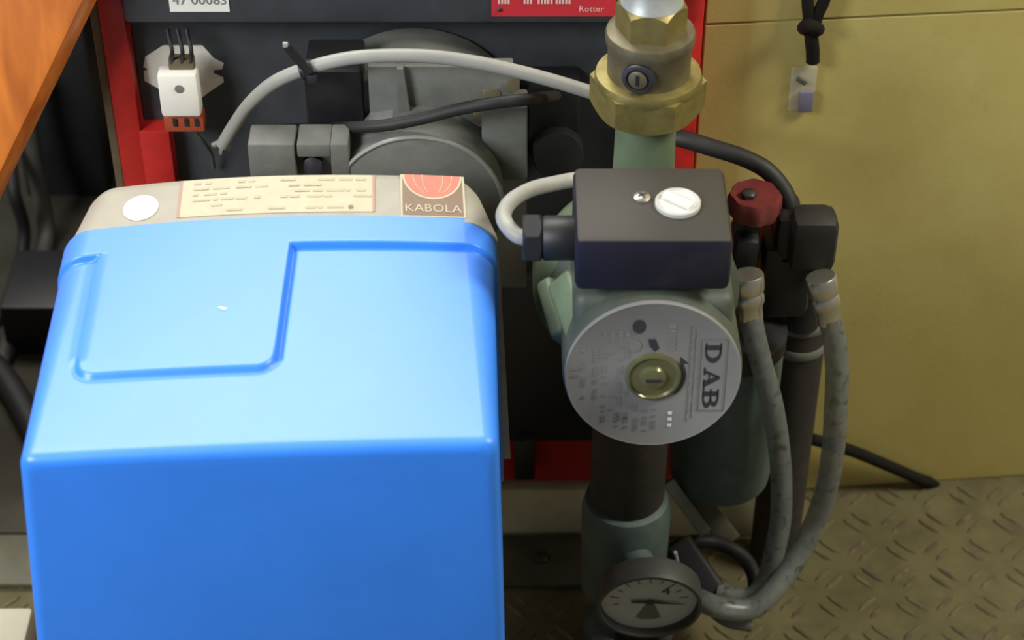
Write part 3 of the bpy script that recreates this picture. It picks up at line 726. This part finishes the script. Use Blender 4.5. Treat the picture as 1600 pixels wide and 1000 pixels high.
bm = B(); lathe(bm, [(RG - .0013, 0), (RG - .0013, .0008)], GC + GD * .0050, GD, 56); link('lens', bm, M_lens, gauge)

# ------------------------------------------------------------------ fuel filter group on the right
FX = P(1128, 700, .925).x
q = P(1130, 797, .897)
canister = thing('filter_canister', V((FX, .928, q.z)), 'dusty teal grey canister hanging behind the pump, right of the brown pipe', 'canister')
RT = 79 * S(1130, 740, .925)
bm = B(); lathe(bm, [(RT * .86, 0), (RT * .97, .003), (RT, .010), (RT, .105), (RT * .96, .110)], V((FX, .928, q.z)), (0, 0, 1), 56); link('bowl', bm, M_teal, canister)
bm = B(); lathe(bm, [(RT * .98, 0), (RT * 1.03, .002), (RT * 1.03, .012), (RT * .7, .016), (.012, .017)], V((FX, .928, q.z + .1105)), (0, 0, 1), 56); link('lid', bm, M_black, canister)
bm = B(); box(bm, V((FX - .012, .972, q.z + .07)), (.02, .022, .05), None, .002); link('bracket', bm, M_black, canister)

fx2 = P(1240, 600, .962).x
pipe2 = thing('suction_pipe', V((fx2, .962, .0)), 'dark olive standing pipe with a clamp band, right of the teal canister', 'pipe')
R2 = 40 * S(1240, 600, .962)
ztop = P(1240, 500, .95).z
bm = B(); lathe(bm, [(R2, .0013), (R2, ztop - .012), (R2 * .9, ztop)], V((fx2, .962, 0)), (0, 0, 1), 40); link('tube', bm, M_pipebrown, pipe2)
bm = B(); lathe(bm, [(.011, -.004), (.011, .034)], V((fx2 - .002, .952, ztop)), (0, 0, 1), 24); link('neck', bm, M_black, pipe2)
for zz, m_ in ((P(1240, 515, .95).z, M_alu), (P(1240, 552, .95).z, M_alu)):
    bm = B(); lathe(bm, [(R2 * 1.02, -.0035), (R2 * 1.07, -.002), (R2 * 1.07, .002), (R2 * 1.02, .0035)], V((fx2, .962, zz)), (0, 0, 1), 40); link('clamp_band', bm, m_, pipe2)

YH = .925
head = thing('valve_block', P(1225, 500, .945), 'black valve block with two hose tails, right of the pump', 'valve')
bm = B(); a = P(1194, 392, YH); b = P(1262, 502, YH); boxb(bm, a.x, b.x, YH, YH + .040, b.z, a.z, .006)
a = P(1148, 372, YH); b = P(1184, 432, YH); boxb(bm, a.x, b.x, YH - .004, YH + .026, b.z, a.z, .005)
a = P(1216, 345, YH); b = P(1250, 420, YH); boxb(bm, a.x, b.x, YH, YH + .030, b.z, a.z, .005)
link('body', bm, M_black, head)
bm = B(); a = P(1240, 348, YH - .010); b = P(1304, 432, YH - .010); boxb(bm, a.x, b.x, YH - .012, YH + .012, b.z, a.z, .007)
link('elbow', bm, M_rubber, head)
def fitting(top, bot):
    d = bot - top; L_ = d.length; d.normalize()
    bm = B(); lathe(bm, [(.0084, 0), (.0090, .001), (.0090, L_ * .34), (.0076, L_ * .42)], top, d, 24); f = link('fitting', bm, M_chrome, head)
    bm = B(); lathe(bm, [(.0076, L_ * .40), (.0086, L_ * .48), (.0086, L_ * .62), (.0074, L_ * .70), (.0072, L_)], top, d, 24); link('ferrule', bm, M_chrome, head)
fitting(P(1169, 428, .905), P(1173, 496, .900)); fitting(P(1282, 432, .905), P(1296, 502, .900))
bm = B(); q = P(1172, 384, .925); lathe(bm, [(.006, 0), (.006, .028)], P(1168, 390, .935), (0, 0, 1), 16); link('spindle', bm, M_black, head)
wheel = thing('handwheel', P(1181, 340, .932), 'small dusty red round valve knob right of the pump terminal box', 'knob')
qc = P(1180, 306, .932); sw = S(1180, 306, .932)
bm = B(); NW = 60; rings = []
for r_, z in ((.3, -.004), (.72, -.0125), (.93, -.0115), (1.0, -.007), (.99, -.001), (.90, .0018), (.62, .001), (.30, .0015)):
    rings.append([qc + V((42 * sw * r_ * (1 + (.035 * math.cos(8 * 2 * PI * k / NW) if r_ > .8 else 0)) * math.cos(2 * PI * k / NW), 42 * sw * r_ * (1 + (.035 * math.cos(8 * 2 * PI * k / NW) if r_ > .8 else 0)) * math.sin(2 * PI * k / NW), z)) for k in range(NW)])
loft(bm, rings); link('rim', bm, M_redknob, wheel)
bm = B(); lathe(bm, [(.0045, 0), (.0045, .003), (.003, .004)], qc + V((-.004, -.002, .001)), (0, 0, 1), 6); link('centre_nut', bm, M_screw, wheel)
bm = B(); lathe(bm, [(.005, -.030), (.005, -.004)], qc + V((-.006, .004, 0)), (0, 0, 1), 16); link('stem', bm, M_screw, wheel)

cable('black_hose', [P(1030, 214, .972), P(1062, 216, .965), P(1110, 230, .96), P(1160, 246, .955), P(1198, 266, .95), P(1224, 296, .945), P(1235, 325, .94), P(1236, 352, .938)], .0052, M_rubber,
      'thick black hose curving from the boiler side down into the black valve block', 'hose')
cable('left_braided_hose', [P(1173, 490, .900), P(1178, 520, .896), P(1190, 570, .892), P(1206, 630, .888), P(1216, 690, .886), P(1221, 750, .884), P(1220, 810, .880), P(1211, 860, .876), P(1198, 905, .872), P(1170, 935, .866), P(1122, 926, .872)], .0066, M_hose,
      'clear braided hose hanging from the valve block fitting nearest the pump', 'hose')
cable('right_braided_hose', [P(1296, 496, .900), P(1304, 530, .897), P(1308, 580, .893), P(1306, 640, .889), P(1302, 700, .886), P(1292, 760, .884), P(1272, 820, .882), P(1242, 876, .872), P(1206, 925, .858), P(1170, 952, .851), P(1120, 948, .850), P(1078, 930, .862)], .0070, M_hose,
      'clear braided hose hanging from the right fitting beside the ochre wall', 'hose')
cable('drain_hose', [P(1040, 866, .90), P(1075, 848, .902), P(1115, 848, .905), P(1150, 862, .90), P(1172, 885, .895), P(1180, 915, .885), P(1172, 955, .868)], .0048, M_rubber,
      'short black hose bent in an arch over the tread plate, right of the gauge', 'hose')
cable('floor_hose', [P(1078, 928, .862), P(1105, 948, .855), P(1135, 970, .85), P(1172, 978, .852)], .0038, M_darkgrey, 'thin grey hose lying on the floor just right of the gauge', 'hose')
def flatbar(name, p0, p1, wd, th, m, label):
    d = p1 - p0; bm = B(); box(bm, (p0 + p1) / 2, (wd, th, d.length), frame(d, (0, -1, .7)), .0008); return link(name, bm, m, label=label, category='metal bar')
flatbar('brace_bar', P(1044, 752, .905), P(1102, 832, .90), .008, .0035, M_alu, 'narrow grey metal bar slanting down from the brown pipe, left of its wider twin')
flatbar('brace_bar', P(1066, 752, .916), P(1142, 846, .91), .014, .0035, M_bar, 'wider dark grey bar slanting down just below the teal canister')

# ------------------------------------------------------------------ things on the ochre wall
cord = thing('cord', PW(1270, 96, .006), 'black cord loop knotted together, hanging at the top of the ochre wall', 'cord')
bm = B(); tube(bm, [PW(1266, 50, .006), PW(1263, 20, .007), PW(1262, -10, .006), PW(1268, -60, .005), PW(1282, -90, .004), PW(1296, -60, .005), PW(1289, -5, .007), PW(1278, 22, .007), PW(1270, 50, .006)], .0036, 10); link('loop', bm, M_cord, cord)
bm = B(); tube(bm, [PW(1267, 36, .006), PW(1268, 60, .0055), PW(1270, 80, .0048), PW(1270, 96, .0046)], .0042, 10); link('tail', bm, M_cord, cord)
bm = B(); tube(bm, [PW(1256, 44, .0065), PW(1262, 40, .012), PW(1272, 42, .012), PW(1278, 46, .0065)], .0042, 10); box(bm, PW(1266, 46, .007), (.010, .008, .008), None, .003); link('knot', bm, M_cord, cord)
bm = B(); lathe(bm, [(.0018, 0), (.0018, .012), (.004, .0122), (.004, .014)], PW(1282, -92, -.001), WN, 12); link('nail', bm, M_screw, cord)
tag_ = thing('plastic_tag', PW(1258, 176, .002), 'small clear plastic tag with a blue grey end stuck on the wall below the cord', 'tag')
RW = Matrix.Rotation(WY, 3, 'Z'); a = PW(1258, 145, .0022)
bm = B(); box(bm, PW(1254, 138, .0022), (.0155, .0022, .030), RW, .0006); link('sleeve', bm, M_sachet, tag_)
bm = B(); box(bm, PW(1259, 158, .003), (.0088, .0032, .0145), RW, .0008); link('insert', bm, M_bluegrey, tag_)
bm = B(); box(bm, PW(1252, 126, .0028), (.007, .0030, .003), RW @ Matrix.Rotation(R(35), 3, 'Y'), .0006); link('clip', bm, M_darkgrey, tag_)
bm = B(); tube(bm, [PW(1268, 686, .012), PW(1330, 704, .011), PW(1400, 733, .008), PW(1440, 750, .006), PW(1468, 757, .0055)], lambda t: .0042 if t < .86 else .0042 - .0030 * (t - .86) / .14, 10)
link('black_rod', bm, M_cord, label='black rod leaning on the ochre wall with its tip at the floor', category='rod')

# ------------------------------------------------------------------ left side
# varnished plank leaning in the corner
e0 = P(131, 0, .945); fl_ = PZ(-330, 957, .0)
ed = (e0 - fl_).normalized(); view = (e0 - V((0, 0, H))).normalized()
wdir = ed.cross(V((.12, 1, -.55)).normalized()).normalized()
if wdir.x > 0: wdir = -wdir
nrm = wdir.cross(ed).normalized()
if nrm.y < 0: nrm = -nrm
Lp = (e0 - fl_).length + .03
c_ = fl_ + ed * (Lp / 2 + .012) + wdir * .09 + nrm * .013
bm = B(); box(bm, c_, (.18, .026, Lp), Matrix((wdir, nrm, ed)).transposed(), .003)
zmin = min(v.co.z for v in bm.verts)
bmesh.ops.translate(bm, verts=bm.verts, vec=ed * (max(0, .001 - zmin) / ed.z))
link('plank', bm, M_wood, label='orange varnished wooden plank leaning across the top left corner', category='plank')
bm = B(); a = PZ(-40, 700, 0); b = PZ(186, 250, 0)
boxb(bm, -.62, -.262, YP, 1.55, .0014, .0044, .0008); link('floor_shade', bm, M_shade_sheet, label='dark sheet added as shade on the floor under the hoses, left of the blue hood', category='sheet')  # sheet added to darken the tread plate where it lies in shade
# black case behind, on the floor
q = PZ(150, 313, 0); qa = PZ(62, 313, 0)
case = thing('black_case', V((qa.x, q.y + .05, 0)), 'black box standing on the floor between the orange plank and the boiler', 'box')
zt2 = P(120, 40, q.y).z
bm = B(); boxb(bm, qa.x - .01, q.x + .012, q.y, q.y + .12, .0015, zt2, .004); link('body', bm, M_black, case)
bm = B(); boxb(bm, qa.x - .012, q.x + .014, q.y - .002, q.y + .122, zt2 + .0003, zt2 + .012, .003); link('lid', bm, M_black, case)
yq = q.y
cable('grey_hose', [P(38, 120, yq - .03), P(44, 190, yq - .035), P(55, 262, yq - .04), P(66, 318, yq - .05), PZ(72, 372, .012), PZ(58, 430, .0085), PZ(30, 500, .0085), PZ(4, 560, .0085), PZ(-50, 650, .0085)], .0072, M_darkgrey,
      'dirty grey hose running down past the black box and along the floor', 'hose')
cable('thin_black_hose', [P(14, 230, yq - .05), P(22, 300, yq - .08), PZ(38, 360, .03), PZ(30, 420, .008), PZ(14, 470, .0065), PZ(-20, 520, .0065)], .0052, M_rubber, 'thinner black hose on the floor at the far left below the plank', 'hose')
cable('thick_black_hose', [PZ(-60, 520, .014), PZ(-10, 572, .012), PZ(22, 615, .012), PZ(50, 665, .012), PZ(90, 740, .012), PZ(140, 800, .012)], .0102, M_rubber, 'thick black hose on the floor running under the left side of the blue hood', 'hose')
bm = B(); a = PZ(60, 430, 0); b = PZ(135, 560, 0); boxb(bm, a.x - .005, b.x + .06, b.y, a.y - .03, .0015, .05, .003)
link('black_tray', bm, M_black, label='low black tray on the floor left of the blue hood, under the grey hose', category='tray')
bm = B(); a = PZ(52, 948, .03); boxb(bm, a.x - .10, a.x, a.y - .12, a.y, .0015, .03, .003)
link('cream_block', bm, M_creamblock, label='cream painted block on the floor in the bottom left corner', category='block')
